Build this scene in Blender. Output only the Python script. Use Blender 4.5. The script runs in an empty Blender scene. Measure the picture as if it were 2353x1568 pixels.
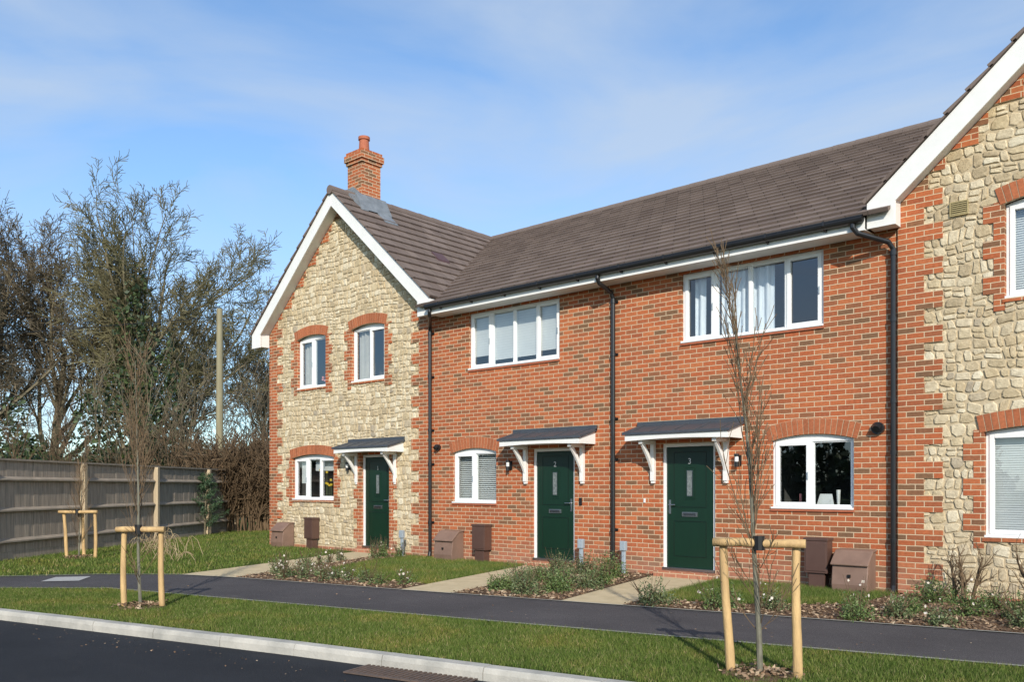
import bpy, math, random
import numpy as np
from mathutils import Vector, Matrix
random.seed(7); rng=np.random.default_rng(7)
R=random.uniform
scene=bpy.context.scene
# ------------------------------------------------------------------ materials
class NT:
    def __init__(s,name):
        s.m=bpy.data.materials.new(name); s.m.use_nodes=True
        s.n=s.m.node_tree.nodes; s.l=s.m.node_tree.links; s.n.clear()
        s.out=s.n.new('ShaderNodeOutputMaterial')
        s.b=s.n.new('ShaderNodeBsdfPrincipled'); s.l.new(s.b.outputs[0],s.out.inputs[0])
    def new(s,t,**k):
        x=s.n.new(t)
        for a,b in k.items(): setattr(x,a,b)
        return x
    def pos(s): return s.new('ShaderNodeNewGeometry').outputs['Position']
    def noise(s,scale,detail=4,vec=None,rough=.6,stretch=None):
        t=s.new('ShaderNodeTexNoise'); t.inputs['Scale'].default_value=scale; t.inputs['Detail'].default_value=detail
        t.inputs['Roughness'].default_value=rough
        v=vec or s.pos()
        if stretch:
            mp=s.new('ShaderNodeMapping'); mp.inputs['Scale'].default_value=stretch; s.l.new(v,mp.inputs[0]); v=mp.outputs[0]
        s.l.new(v,t.inputs['Vector']); return t.outputs['Fac']
    def ramp(s,fac,stops,interp='LINEAR'):
        r=s.new('ShaderNodeValToRGB'); cr=r.color_ramp; cr.interpolation=interp
        while len(cr.elements)<len(stops): cr.elements.new(.5)
        for e,(p,c) in zip(cr.elements,stops):
            e.position=p; e.color=(c[0],c[1],c[2],1) if not isinstance(c,(int,float)) else (c,c,c,1)
        s.l.new(fac,r.inputs[0]); return r.outputs[0]
    def mix(s,a,b,fac,mode='MIX'):
        m=s.new('ShaderNodeMix',data_type='RGBA',blend_type=mode)
        for sock,v in ((m.inputs[0],fac),(m.inputs[6],a),(m.inputs[7],b)):
            if isinstance(v,(int,float)): sock.default_value=v
            elif isinstance(v,tuple): sock.default_value=(v[0],v[1],v[2],1)
            else: s.l.new(v,sock)
        return m.outputs[2]
    def math(s,op,a,b=0.0):
        m=s.new('ShaderNodeMath',operation=op)
        for i,v in enumerate((a,b)):
            if isinstance(v,(int,float)): m.inputs[i].default_value=v
            else: s.l.new(v,m.inputs[i])
        return m.outputs[0]
    def bump(s,h,strength=.5,dist=.01):
        b=s.new('ShaderNodeBump'); b.inputs['Strength'].default_value=strength; b.inputs['Distance'].default_value=dist
        s.l.new(h,b.inputs['Height']); s.l.new(b.outputs[0],s.b.inputs['Normal'])
    def col(s,c):
        if isinstance(c,tuple): s.b.inputs['Base Color'].default_value=(c[0],c[1],c[2],1)
        else: s.l.new(c,s.b.inputs['Base Color'])
    def rough(s,r): s.b.inputs['Roughness'].default_value=r
    def spec(s,v): s.b.inputs['Specular IOR Level'].default_value=v
    def island(s): return s.new('ShaderNodeNewGeometry').outputs['Random Per Island']

def simple(name,c1,c2=None,rough=.6,scale=8,bump=0,metal=0,stretch=None,detail=4,bscale=None,dist=.01,lo=.3,hi=.7):
    m=NT(name); m.rough(rough); m.b.inputs['Metallic'].default_value=metal
    if rough>=.85: m.spec(.2)
    if c2 is None: c2=tuple(x*.85 for x in c1)
    f=m.noise(scale,detail,stretch=stretch)
    m.col(m.ramp(f,[(lo,c1),(hi,c2)]))
    if bump: m.bump(m.noise(bscale or scale*4,4,stretch=stretch),bump,dist)
    return m.m
def island_mat(name,stops,rough=.7,noise=None,bump=0,bscale=60,dist=.01):
    m=NT(name); m.rough(rough)
    if rough>=.85: m.spec(.2)
    c=m.ramp(m.island(),stops)
    if noise:
        c=m.mix(c,m.ramp(m.noise(noise[0],5),[(.3,noise[1]),(.7,noise[2])]),1.0,'MULTIPLY')
    m.col(c)
    if bump: m.bump(m.noise(bscale,5),bump,dist)
    return m.m

def brick_mat():
    m=NT('red_brick'); m.rough(.9); m.spec(.2)
    sep=m.new('ShaderNodeSeparateXYZ'); m.l.new(m.pos(),sep.inputs[0])
    comb=m.new('ShaderNodeCombineXYZ')
    m.l.new(m.math('ADD',sep.outputs[0],sep.outputs[1]),comb.inputs[0]); m.l.new(sep.outputs[2],comb.inputs[1])
    wob=m.new('ShaderNodeTexNoise'); wob.inputs['Scale'].default_value=14; m.l.new(m.pos(),wob.inputs['Vector'])
    vm=m.new('ShaderNodeVectorMath',operation='SCALE'); vm.inputs[3].default_value=.007
    m.l.new(wob.outputs['Color'],vm.inputs[0])
    va=m.new('ShaderNodeVectorMath',operation='ADD'); m.l.new(comb.outputs[0],va.inputs[0]); m.l.new(vm.outputs[0],va.inputs[1])
    bt=m.new('ShaderNodeTexBrick'); bt.offset=.5
    m.l.new(va.outputs[0],bt.inputs['Vector'])
    for k,v in (('Scale',1),('Mortar Size',.0066),('Mortar Smooth',.2),('Bias',0),('Brick Width',.225),('Row Height',.075)): bt.inputs[k].default_value=v
    bt.inputs['Color1'].default_value=(0,0,0,1); bt.inputs['Color2'].default_value=(1,1,1,1); bt.inputs['Mortar'].default_value=(.5,.5,.5,1)
    c=m.ramp(bt.outputs['Color'],[(0,(.19,.11,.062)),(.14,(.25,.115,.06)),(.30,(.36,.118,.054)),(.6,(.42,.122,.050)),(.85,(.46,.158,.066)),(1,(.32,.10,.048))])
    c=m.mix(c,m.ramp(m.noise(26,5),[(.25,(.74,.74,.75)),(.75,(1.18,1.12,1.08))]),1.0,'MULTIPLY')
    c=m.mix(c,m.ramp(m.noise(.7,3),[(.3,(.9,.9,.92)),(.7,(1.08,1.05,1.02))]),1.0,'MULTIPLY')
    zf=m.ramp(sep.outputs[2],[(0,1.0),(.55,0.0)])
    c=m.mix(c,(.40,.25,.19),m.math('MULTIPLY',m.math('MULTIPLY',zf,m.noise(9,4)),.8))
    c=m.mix(c,(.58,.44,.29),bt.outputs['Fac'])
    m.col(c)
    h=m.math('ADD',m.math('MULTIPLY',bt.outputs['Fac'],-1.0),m.math('MULTIPLY',m.noise(90,4),.5))
    m.bump(h,.6,.006)
    return m.m

def tile_mat(name,axis,rowax,eave,pitch):
    m=NT(name); m.rough(.95); m.spec(.12)
    sep=m.new('ShaderNodeSeparateXYZ'); m.l.new(m.pos(),sep.inputs[0])
    comb=m.new('ShaderNodeCombineXYZ')
    m.l.new(sep.outputs[axis],comb.inputs[0])
    row=m.math('DIVIDE',m.math('SUBTRACT',sep.outputs[rowax],eave),pitch)
    m.l.new(row,comb.inputs[1])
    bt=m.new('ShaderNodeTexBrick'); bt.offset=.5; m.l.new(comb.outputs[0],bt.inputs['Vector'])
    for k,v in (('Scale',1),('Mortar Size',.006),('Mortar Smooth',.3),('Bias',0),('Brick Width',.3),('Row Height',1)): bt.inputs[k].default_value=v
    bt.inputs['Color1'].default_value=(0,0,0,1); bt.inputs['Color2'].default_value=(1,1,1,1); bt.inputs['Mortar'].default_value=(.4,.4,.4,1)
    c=m.ramp(bt.outputs['Color'],[(0,(.140,.107,.092)),(.5,(.165,.128,.110)),(1,(.192,.150,.130))])
    c=m.mix(c,m.ramp(m.noise(3,6),[(.3,(.90,.90,.91)),(.7,(1.09,1.08,1.06))]),1.0,'MULTIPLY')
    c=m.mix(c,(.045,.036,.032),m.math('MULTIPLY',bt.outputs['Fac'],.7))
    m.col(c)
    m.bump(m.math('ADD',m.math('MULTIPLY',bt.outputs['Fac'],-1.0),m.math('MULTIPLY',m.noise(120,3),.2)),.5,.008)
    return m.m

def glass_mat():
    m=NT('window_glass'); m.n.remove(m.b)
    t=m.new('ShaderNodeBsdfTransparent'); t.inputs[0].default_value=(.88,.92,.92,1)
    g=m.new('ShaderNodeBsdfGlossy'); g.inputs['Roughness'].default_value=.01; g.inputs[0].default_value=(.95,.97,1,1)
    lw=m.new('ShaderNodeLayerWeight'); lw.inputs[0].default_value=.5
    f=m.math('ADD',m.math('MULTIPLY',m.math('POWER',lw.outputs['Facing'],3.0),.8),.13)
    bmp=m.new('ShaderNodeBump'); bmp.inputs['Strength'].default_value=.05; bmp.inputs['Distance'].default_value=.02
    m.l.new(m.noise(1.5,1),bmp.inputs['Height']); m.l.new(bmp.outputs[0],g.inputs['Normal'])
    mx=m.new('ShaderNodeMixShader'); m.l.new(f,mx.inputs[0]); m.l.new(t.outputs[0],mx.inputs[1]); m.l.new(g.outputs[0],mx.inputs[2])
    m.l.new(mx.outputs[0],m.out.inputs[0]); return m.m

M={}
M['brick']=brick_mat()
M['vous']=island_mat('arch_brick',[(0,(.35,.115,.052)),(.5,(.43,.145,.066)),(1,(.32,.11,.052))],.9,(30,(.78,.78,.78),(1.15,1.1,1.1)),.4,90)
M['mortar']=simple('lime_mortar',(.55,.45,.30),(.44,.355,.235),.95,14,.5,bscale=110)
M['stone']=island_mat('rubble_stone',[(0,(.42,.34,.225)),(.18,(.55,.45,.29)),(.4,(.66,.57,.41)),(.6,(.51,.41,.265)),(.8,(.70,.63,.48)),(.92,(.59,.49,.335)),(1,(.38,.325,.245))],.9,(20,(.75,.72,.68),(1.12,1.11,1.09)),.8,45,.012)
M['tileA']=tile_mat('roof_tile_main',0,1,-.42,.2629)
M['tileB']=tile_mat('roof_tile_gable',1,0,-2.97,.2538)
M['ridge']=simple('ridge_tile',(.155,.12,.105),(.175,.138,.12),.9,10,.3)
M['upvc']=simple('white_upvc',(.80,.80,.79),(.77,.77,.76),.35,3)
M['paint']=simple('white_painted_board',(.79,.78,.75),(.74,.73,.70),.5,5,.05)
M['glass']=glass_mat()
M['black']=simple('black_plastic',(.012,.012,.013),(.018,.018,.02),.3,6)
M['green']=simple('green_door_paint',(.0024,.021,.0095),(.003,.025,.0115),.42,20,.15,stretch=(1,1,.1),bscale=120,dist=.002)
M['greenD']=simple('green_door_moulding',(.0015,.012,.006),None,.45)
M['steel']=simple('brushed_steel',(.55,.55,.55),None,.3,metal=1)
M['lead']=simple('lead_flashing',(.13,.145,.16),(.21,.23,.25),.55,6,.3)
M['slate']=simple('canopy_roof_grey',(.045,.052,.065),(.06,.068,.08),.55,8,.1)
M['terra']=simple('terracotta',(.42,.13,.065),(.34,.10,.05),.8,12,.2)
M['brown']=simple('brown_plastic',(.085,.045,.035),(.10,.055,.042),.45,5)
M['brownL']=simple('faded_brown_plastic',(.24,.15,.11),(.18,.11,.08),.6,4)
M['greyp']=simple('grey_plastic',(.33,.38,.42),None,.5)
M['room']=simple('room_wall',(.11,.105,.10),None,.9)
M['blind']=simple('white_blind',(.78,.78,.76),None,.7)
M['blindg']=simple('grey_blind',(.66,.66,.65),(.56,.56,.56),.7,1.5)
M['curt']=simple('silver_curtain',(.80,.82,.86),(.6,.64,.70),.3,14,.4,stretch=(1,1,.3))
M['curtd']=simple('grey_curtain',(.45,.42,.38),None,.8)
M['yellow']=simple('yellow_flower',(.75,.5,.03),None,.6)
M['pink']=simple('pink_flower',(.7,.25,.25),None,.6)
M['white']=simple('white_petal',(.62,.55,.47),None,.7)
M['concrete']=simple('kerb_concrete',(.52,.49,.43),(.30,.29,.26),.9,3,.5,detail=8,bscale=60)
M['edging']=simple('edging_concrete',(.36,.35,.31),(.24,.23,.20),.9,5,.3)
M['glassd']=simple('obscured_door_glass',(.10,.12,.12),(.22,.24,.24),.1,30)
M['chrome']=simple('dark_chrome',(.30,.30,.32),None,.25,metal=1)
M['steel2']=simple('number_silver',(.62,.63,.62),None,.4)
M['vent']=simple('buff_vent',(.40,.32,.15),None,.6)
def asphalt(name,a,b,worn):
    m=NT(name); m.rough(.9); m.spec(.25)
    c=m.ramp(m.noise(.8,7),[(.3,a),(.7,b)])
    c=m.mix(c,worn,m.ramp(m.noise(2.3,8,stretch=(.6,1.6,1)),[(.56,0.0),(.78,.55)]))
    c=m.mix(c,m.ramp(m.noise(150,2),[(.35,(.55,.55,.55)),(.60,(1.2,1.2,1.2)),(.72,(2.6,2.6,2.6))]),1.0,'MULTIPLY')
    m.col(c); m.bump(m.noise(110,3),.8,.008); return m.m
M['road']=asphalt('fresh_asphalt',(.015,.017,.021),(.026,.028,.033),(.038,.038,.039))
M['pave']=asphalt('pavement_asphalt',(.062,.057,.059),(.090,.083,.084),(.12,.11,.105))
M['path']=simple('buff_path_slabs',(.60,.49,.31),(.48,.39,.24),.9,4,.4,bscale=100)
def grass_ground():
    m=NT('lawn_soil_grass'); m.rough(.95); m.spec(.1)
    c=m.ramp(m.noise(1.3,6),[(.3,(.055,.085,.018)),(.55,(.078,.11,.025)),(.75,(.115,.125,.036))])
    c=m.mix(c,m.ramp(m.noise(60,4),[(.3,(.5,.5,.5)),(.7,(1.3,1.3,1.2))]),1.0,'MULTIPLY')
    m.col(c); m.bump(m.noise(70,4),1,.03); return m.m
M['lawn']=grass_ground()
def blade():
    m=NT('grass_blade'); m.rough(.75); m.spec(.2)
    c=m.ramp(m.island(),[(0,(.055,.085,.014)),(.5,(.092,.138,.023)),(.80,(.135,.172,.036)),(.93,(.185,.185,.062)),(1,(.32,.27,.14))])
    c=m.mix(c,m.ramp(m.noise(1.1,6),[(.3,(.72,.80,.72)),(.5,(1,1,1)),(.72,(1.6,1.15,1.2))]),1.0,'MULTIPLY')
    m.col(c); return m.m
M['blade']=blade()
M['mulch']=simple('bark_mulch',(.20,.125,.078),(.11,.07,.044),.95,12,1,bscale=50,dist=.03)
M['chips']=island_mat('bark_chips',[(0,(.10,.06,.035)),(.5,(.25,.16,.10)),(.85,(.39,.28,.18)),(1,(.52,.41,.28))],.9)
M['leafA']=island_mat('shrub_leaf',[(0,(.04,.075,.016)),(.5,(.085,.14,.032)),(1,(.17,.20,.07))],.6)
M['leafB']=island_mat('hebe_leaf',[(0,(.045,.07,.022)),(.5,(.10,.135,.05)),(.92,(.18,.20,.09)),(1,(.22,.14,.09))],.6)
M['leafD']=island_mat('evergreen_leaf',[(0,(.010,.022,.006)),(.6,(.026,.048,.012)),(1,(.065,.095,.025))],.6)
M['leafP']=island_mat('pine_needles',[(0,(.02,.05,.02)),(1,(.06,.11,.045))],.6)
M['barkB']=simple('tree_bark',(.20,.17,.11),(.13,.11,.07),.9,3,.6,bscale=20)
M['twig']=simple('bare_twig',(.20,.16,.105),(.13,.105,.07),.9,.6)
M['twigG']=simple('bare_twig_olive',(.20,.18,.09),(.135,.115,.065),.9,.6)
M['twigR']=simple('brown_thicket_twig',(.17,.115,.068),(.11,.075,.045),.9,2)
M['barkY']=simple('young_bark',(.19,.18,.13),(.12,.11,.08),.8,30,.4,stretch=(1,1,.3))
M['stake']=simple('stake_timber',(.62,.41,.18),(.40,.26,.12),.7,4,.5,stretch=(4,4,.8),bscale=30)
M['fence']=simple('weathered_fence_board',(.42,.35,.28),(.22,.19,.155),.9,5,.5,stretch=(5,5,.35),bscale=25)
M['fencer']=simple('fence_rail',(.36,.30,.235),(.24,.205,.165),.9,4,.3)
M['fpost']=simple('fence_post_timber',(.52,.41,.27),(.38,.30,.20),.85,4,.3,stretch=(4,4,.4))
M['pole']=simple('telegraph_pole_wood',(.30,.27,.17),(.22,.19,.12),.9,3,.4,stretch=(3,3,.3))
M['straw']=simple('dry_stems',(.36,.28,.16),(.25,.18,.10),.8,3)
M['iron']=simple('rusty_iron',(.14,.09,.065),(.08,.06,.05),.7,20,.4)
M['cover']=simple('galvanised_cover',(.46,.45,.42),(.38,.37,.35),.6,20,.4)
M['purple']=simple('vent_tile',(.09,.05,.055),None,.7)

# ------------------------------------------------------------------ mesh helpers
class MB:
    def __init__(s): s.v=[];s.f=[];s.m=[];s.mats=[]
    def mi(s,k):
        if k not in s.mats: s.mats.append(k)
        return s.mats.index(k)
    def add(s,vs,fs,k):
        o=len(s.v); s.v.extend([tuple(v) for v in vs]); i=s.mi(k)
        for f in fs: s.f.append(tuple(o+a for a in f)); s.m.append(i)
    def box(s,x0,x1,y0,y1,z0,z1,k):
        vs=[(x,y,z) for z in (z0,z1) for y in (y0,y1) for x in (x0,x1)]
        s.add(vs,[(0,2,3,1),(4,5,7,6),(0,1,5,4),(2,6,7,3),(0,4,6,2),(1,3,7,5)],k)
    def prism(s,poly,y0,y1,k):
        n=len(poly); vs=[(x,y0,z) for x,z in poly]+[(x,y1,z) for x,z in poly]
        fs=[tuple(range(n)),tuple(range(2*n-1,n-1,-1))]+[(i,i+n,(i+1)%n+n,(i+1)%n) for i in range(n)]
        s.add(vs,fs,k)
    def prismx(s,poly,x0,x1,k):   # poly in yz
        n=len(poly); vs=[(x0,y,z) for y,z in poly]+[(x1,y,z) for y,z in poly]
        s.add(vs,[tuple(range(n)),tuple(range(2*n-1,n-1,-1))]+[(i,i+n,(i+1)%n+n,(i+1)%n) for i in range(n)],k)
    def prismz(s,poly,z0,z1,k):
        n=len(poly); vs=[(x,y,z0) for x,y in poly]+[(x,y,z1) for x,y in poly]
        s.add(vs,[tuple(range(n-1,-1,-1)),tuple(range(n,2*n))]+[(i,(i+1)%n,(i+1)%n+n,i+n) for i in range(n)],k)
    def tube(s,pts,rad,n,k,cap=False):
        vs=[];m=len(pts)
        for i,p in enumerate(pts):
            p=Vector(p); a=Vector(pts[max(i-1,0)]); b=Vector(pts[min(i+1,m-1)])
            d=(b-a); d=d.normalized() if d.length>1e-9 else Vector((0,0,1))
            ref=Vector((1,0,0)) if abs(d.x)<.8 else Vector((0,1,0))
            u=d.cross(ref).normalized(); w=d.cross(u)
            r=rad[i] if hasattr(rad,'__len__') else rad
            for j in range(n):
                t=2*math.pi*j/n; vs.append(p+u*(r*math.cos(t))+w*(r*math.sin(t)))
        fs=[(i*n+j,i*n+(j+1)%n,(i+1)*n+(j+1)%n,(i+1)*n+j) for i in range(m-1) for j in range(n)]
        if cap: fs+= [tuple(range(n-1,-1,-1)),tuple((m-1)*n+j for j in range(n))]
        s.add(vs,fs,k)
    def obj(s,name,parent=None,smooth=False,bevel=0,loc=None,rot=None):
        me=bpy.data.meshes.new(name); me.from_pydata(s.v,[],s.f)
        for k in s.mats: me.materials.append(M[k])
        me.polygons.foreach_set('material_index',s.m)
        if smooth: me.polygons.foreach_set('use_smooth',[len(f)==4 for f in s.f])
        me.update()
        o=bpy.data.objects.new(name,me); scene.collection.objects.link(o)
        if parent: o.parent=parent
        if loc: o.location=loc
        if rot: o.rotation_euler=rot
        if bevel:
            b=o.modifiers.new('bevel','BEVEL'); b.width=bevel; b.segments=2; b.limit_method='ANGLE'
        return o
def empty(name,loc=(0,0,0),rz=0):
    e=bpy.data.objects.new(name,None); scene.collection.objects.link(e); e.location=loc; e.rotation_euler=(0,0,rz); return e
def np_mesh(name,V,mat,parent=None):
    N,k,_=V.shape; me=bpy.data.meshes.new(name)
    me.vertices.add(N*k); me.vertices.foreach_set('co',V.reshape(-1).astype(np.float32))
    me.loops.add(N*k); me.loops.foreach_set('vertex_index',np.arange(N*k,dtype=np.int32))
    me.polygons.add(N); me.polygons.foreach_set('loop_start',(np.arange(N)*k).astype(np.int32))
    me.materials.append(M[mat]); me.update(calc_edges=True); me.validate()
    o=bpy.data.objects.new(name,me); scene.collection.objects.link(o)
    if parent: o.parent=parent
    return o
def rand_quads(C,size,flat=0.0,aspect=2.0):
    N=len(C); a=rng.normal(size=(N,3)); a[:,2]*=(1-flat); a/=np.linalg.norm(a,axis=1)[:,None]
    b=rng.normal(size=(N,3)); b[:,2]*=(1-flat); b=np.cross(a,np.cross(a,b)+1e-6); b/=np.linalg.norm(b,axis=1)[:,None]+1e-9
    if np.isscalar(size): size=size*rng.uniform(.6,1.4,N)
    u=a*(size*.5)[:,None]; v=b*(size*.5/aspect)[:,None]
    return np.stack([C-u,C+v*1.0,C+u,C-v],axis=1)
def inpoly(P,poly):
    x,y=P[:,0],P[:,1]; c=np.zeros(len(P),bool); n=len(poly); j=n-1
    for i in range(n):
        xi,yi=poly[i]; xj,yj=poly[j]
        c^=((yi>y)!=(yj>y))&(x<(xj-xi)*(y-yi)/(yj-yi+1e-12)+xi); j=i
    return c
def sample_poly(poly,n):
    a=np.array(poly); lo=a.min(0); hi=a.max(0)
    P=rng.uniform(lo,hi,(int(n*6)+100,2)); P=P[inpoly(P,poly)]
    return P[:n]
def sheet(name,poly,z,mat,parent=None):
    me=bpy.data.meshes.new(name); me.from_pydata([(x,y,z) for x,y in poly],[],[tuple(range(len(poly)))]); me.materials.append(M[mat]); me.update()
    if me.polygons[0].normal.z<0: me.flip_normals()
    o=bpy.data.objects.new(name,me); scene.collection.objects.link(o)
    if parent: o.parent=parent
    return o

# ------------------------------------------------------------------ house parts
def wall(mb,x0,x1,z0,z1,ops,y,k,depth=.12,krev=None):
    xs=sorted(set([x0,x1]+[o[0] for o in ops]+[o[1] for o in ops])); zs=sorted(set([z0,z1]+[o[2] for o in ops]+[o[3] for o in ops]))
    for i in range(len(xs)-1):
        for j in range(len(zs)-1):
            cx=(xs[i]+xs[i+1])/2; cz=(zs[j]+zs[j+1])/2
            if any(o[0]<cx<o[1] and o[2]<cz<o[3] for o in ops): continue
            mb.add([(xs[i],y,zs[j]),(xs[i+1],y,zs[j]),(xs[i+1],y,zs[j+1]),(xs[i],y,zs[j+1])],[(0,1,2,3)],k)
    for o in ops:
        a,b,c,d=o[:4]; kk=krev or k; y1=.12
        mb.add([(a,y,c),(a,y1,c),(a,y1,d),(a,y,d)],[(0,1,2,3)],kk); mb.add([(b,y,c),(b,y1,c),(b,y1,d),(b,y,d)],[(3,2,1,0)],kk)
        mb.add([(a,y,c),(b,y,c),(b,y1,c),(a,y1,c)],[(0,1,2,3)],kk); mb.add([(a,y,d),(b,y,d),(b,y1,d),(a,y1,d)],[(3,2,1,0)],kk)
RISE=.08
def arch_pts(x0,x1,zs,rise,dr=0,n=12,ext=0):
    c=(x1-x0)/2; Rr=(c*c+rise*rise)/(2*rise); xc=(x0+x1)/2; zc=zs+rise-Rr; a=math.asin(c/Rr)+ext
    return [(xc+(Rr+dr)*math.sin(-a+2*a*i/n),zc+(Rr+dr)*math.cos(-a+2*a*i/n)) for i in range(n+1)],Rr,a,xc,zc
def brick_arch(mb,x0,x1,zs,rise,y,t=.225):
    _,Rr,a,xc,zc=arch_pts(x0,x1,zs,rise,ext=0)
    a+= .05/Rr
    inn=[(xc+Rr*math.sin(-a+2*a*i/14),zc+Rr*math.cos(-a+2*a*i/14)) for i in range(15)]
    out=[(xc+(Rr+t)*math.sin(-a+2*a*i/14),zc+(Rr+t)*math.cos(-a+2*a*i/14)) for i in range(15)]
    mb.prism(inn+out[::-1],y+.004,y+.05,'mortar')
    n=int(2*a*(Rr+t*.5)/.078); da=2*a/n; g=.0055
    for i in range(n):
        t0=-a+i*da; t1=t0+da
        q=[]
        for rr,lo in ((Rr+.002,1),(Rr+t-.004,0)):
            gg=g/rr
            pr=[(xc+rr*math.sin(t0+gg),zc+rr*math.cos(t0+gg)),(xc+rr*math.sin(t1-gg),zc+rr*math.cos(t1-gg))]
            q+= pr if lo else pr[::-1]
        mb.prism(q,y-.001-R(0,.002),y+.03,'vous')
def window(par,x0,x1,z0,z1,div,rise=0,sash=(),cover=None,y=.05):
    fr=MB(); zs=z1-rise; e=.002
    X0,X1=x0+e,x1-e; w=.05
    fr.box(X0,X0+w,y,y+.07,z0,zs-.001 if rise else z1,'upvc'); fr.box(X1-w,X1,y,y+.07,z0,zs-.001 if rise else z1,'upvc')
    fr.box(X0+w,X1-w,y,y+.07,z0,z0+w,'upvc')
    top=zs-.0 if rise else z1-w
    if rise:
        p,_,_,_,_=arch_pts(X0,X1,zs,rise-.003,0,14)
        fr.prism([(X0,zs-.0005)]+p[1:-1]+[(X1,zs-.0005),(X1-w-.0,zs-.03),(X0+w,zs-.03)],y+.001,y+.07,'upvc'); top=zs-.03
    else: fr.box(X0+w,X1-w,y,y+.07,z1-w,z1-e,'upvc')
    xs=[X0+w]+[x0+d*(x1-x0) for d in div]+[X1-w]
    gl=MB()
    for i in range(len(xs)-1):
        a=xs[i]+(.022 if i else 0); b=xs[i+1]-(.022 if i<len(xs)-2 else 0)
        if i<len(xs)-2: fr.box(xs[i+1]-.022,xs[i+1]+.022,y+.003,y+.068,z0+w,top,'upvc')
        t=.048 if i in sash else .018; yy=y-.014 if i in sash else y+.02
        fr.box(a-.008,a+t,yy,yy+.05,z0+w-.008,top+.008,'upvc'); fr.box(b-t,b+.008,yy,yy+.05,z0+w-.008,top+.008,'upvc')
        fr.box(a+t,b-t,yy,yy+.05,z0+w-.008,z0+w+t,'upvc'); fr.box(a+t,b-t,yy,yy+.05,top-t,top+.008,'upvc')
        if i in sash: fr.box(b-.03,b-.015,yy-.02,yy,(z0+top)/2-.06,(z0+top)/2+.05,'greyp')
        gl.add([(a,y+.03,z0+w),(b,y+.03,z0+w),(b,y+.03,top),(a,y+.03,top)],[(0,1,2,3)],'glass')
    fr.box(x0,x1,y-.085,y+.01,z0-.001,z0+.028,'upvc')
    fr.obj('window_frame',par,bevel=.004); gl.obj('window_glass',par)
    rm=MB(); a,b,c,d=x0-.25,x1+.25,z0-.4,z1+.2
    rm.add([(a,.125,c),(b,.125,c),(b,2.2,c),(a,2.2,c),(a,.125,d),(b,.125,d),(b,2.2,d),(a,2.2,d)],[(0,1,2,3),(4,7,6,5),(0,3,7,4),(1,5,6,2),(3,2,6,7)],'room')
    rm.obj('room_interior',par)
    cv=MB()
    if cover=='venetian':
        z=z0+.05
        while z<z1-.06:
            cv.prismx([(.155,z),(.19,z+.024),(.19,z+.027),(.155,z+.003)],x0+.05,x1-.05,'blind'); z+=.038
    elif cover=='half':
        for i in range(len(xs)-1):
            zb=z0+[.27,.16,.16,.22][i%4]; cv.box(xs[i]+.01,xs[i+1]-.01,.13,.135,zb,z1-.02,'blindg')
            zz=zb
            while zz<z1-.1: cv.box(xs[i]+.012,xs[i+1]-.012,.126,.129,zz,zz+.006,'blind'); zz+=.05
    elif cover in('curtain','curtainp','side'):
        if cover=='curtainp': segs=[(x0+.15,x0+.34),(x0+.62,x0+1.08),(x0+1.16,x0+1.5)]
        if cover=='side': segs=[(x0+.05,x0+.36)]
        if cover=='curtain': segs=[(x0+.05,x0+.42),(x1-.16,x1-.04)]
        kk='curt' if cover=='curtainp' else 'curtd'
        for a,b in segs:
            n=int((b-a)/.012); vs=[]
            for i in range(n+1):
                x=a+(b-a)*i/n; yy=.17+.028*math.sin(i*.55)+.012*math.sin(i*.21+1)
                vs+=[(x,yy,z0+.06),(x+.01*math.sin(i),yy,z1)]
            cv.add(vs,[(2*i,2*i+2,2*i+3,2*i+1) for i in range(n)],kk)
    elif cover=='blindfull':
        z=z0+.05
        while z<z1-.04:
            cv.prismx([(.15,z),(.165,z+.03),(.167,z+.03),(.152,z)],x0+.05,x1-.05,'blindg'); z+=.03
    if cv.v: cv.obj('window_blind',par)
def quoins(mb,x,dirn,z0,z1,w1,w2,y,phase=0):
    z=z0; i=phase
    while z<z1-.01:
        h=min(.225,z1-z); w=w1 if i%2==0 else w2
        a,b=(x,x+w) if dirn>0 else (x-w,x)
        mb.box(a,b,y,y+.06,z,z+h,'brick'); z+=h; i+=1
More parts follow.
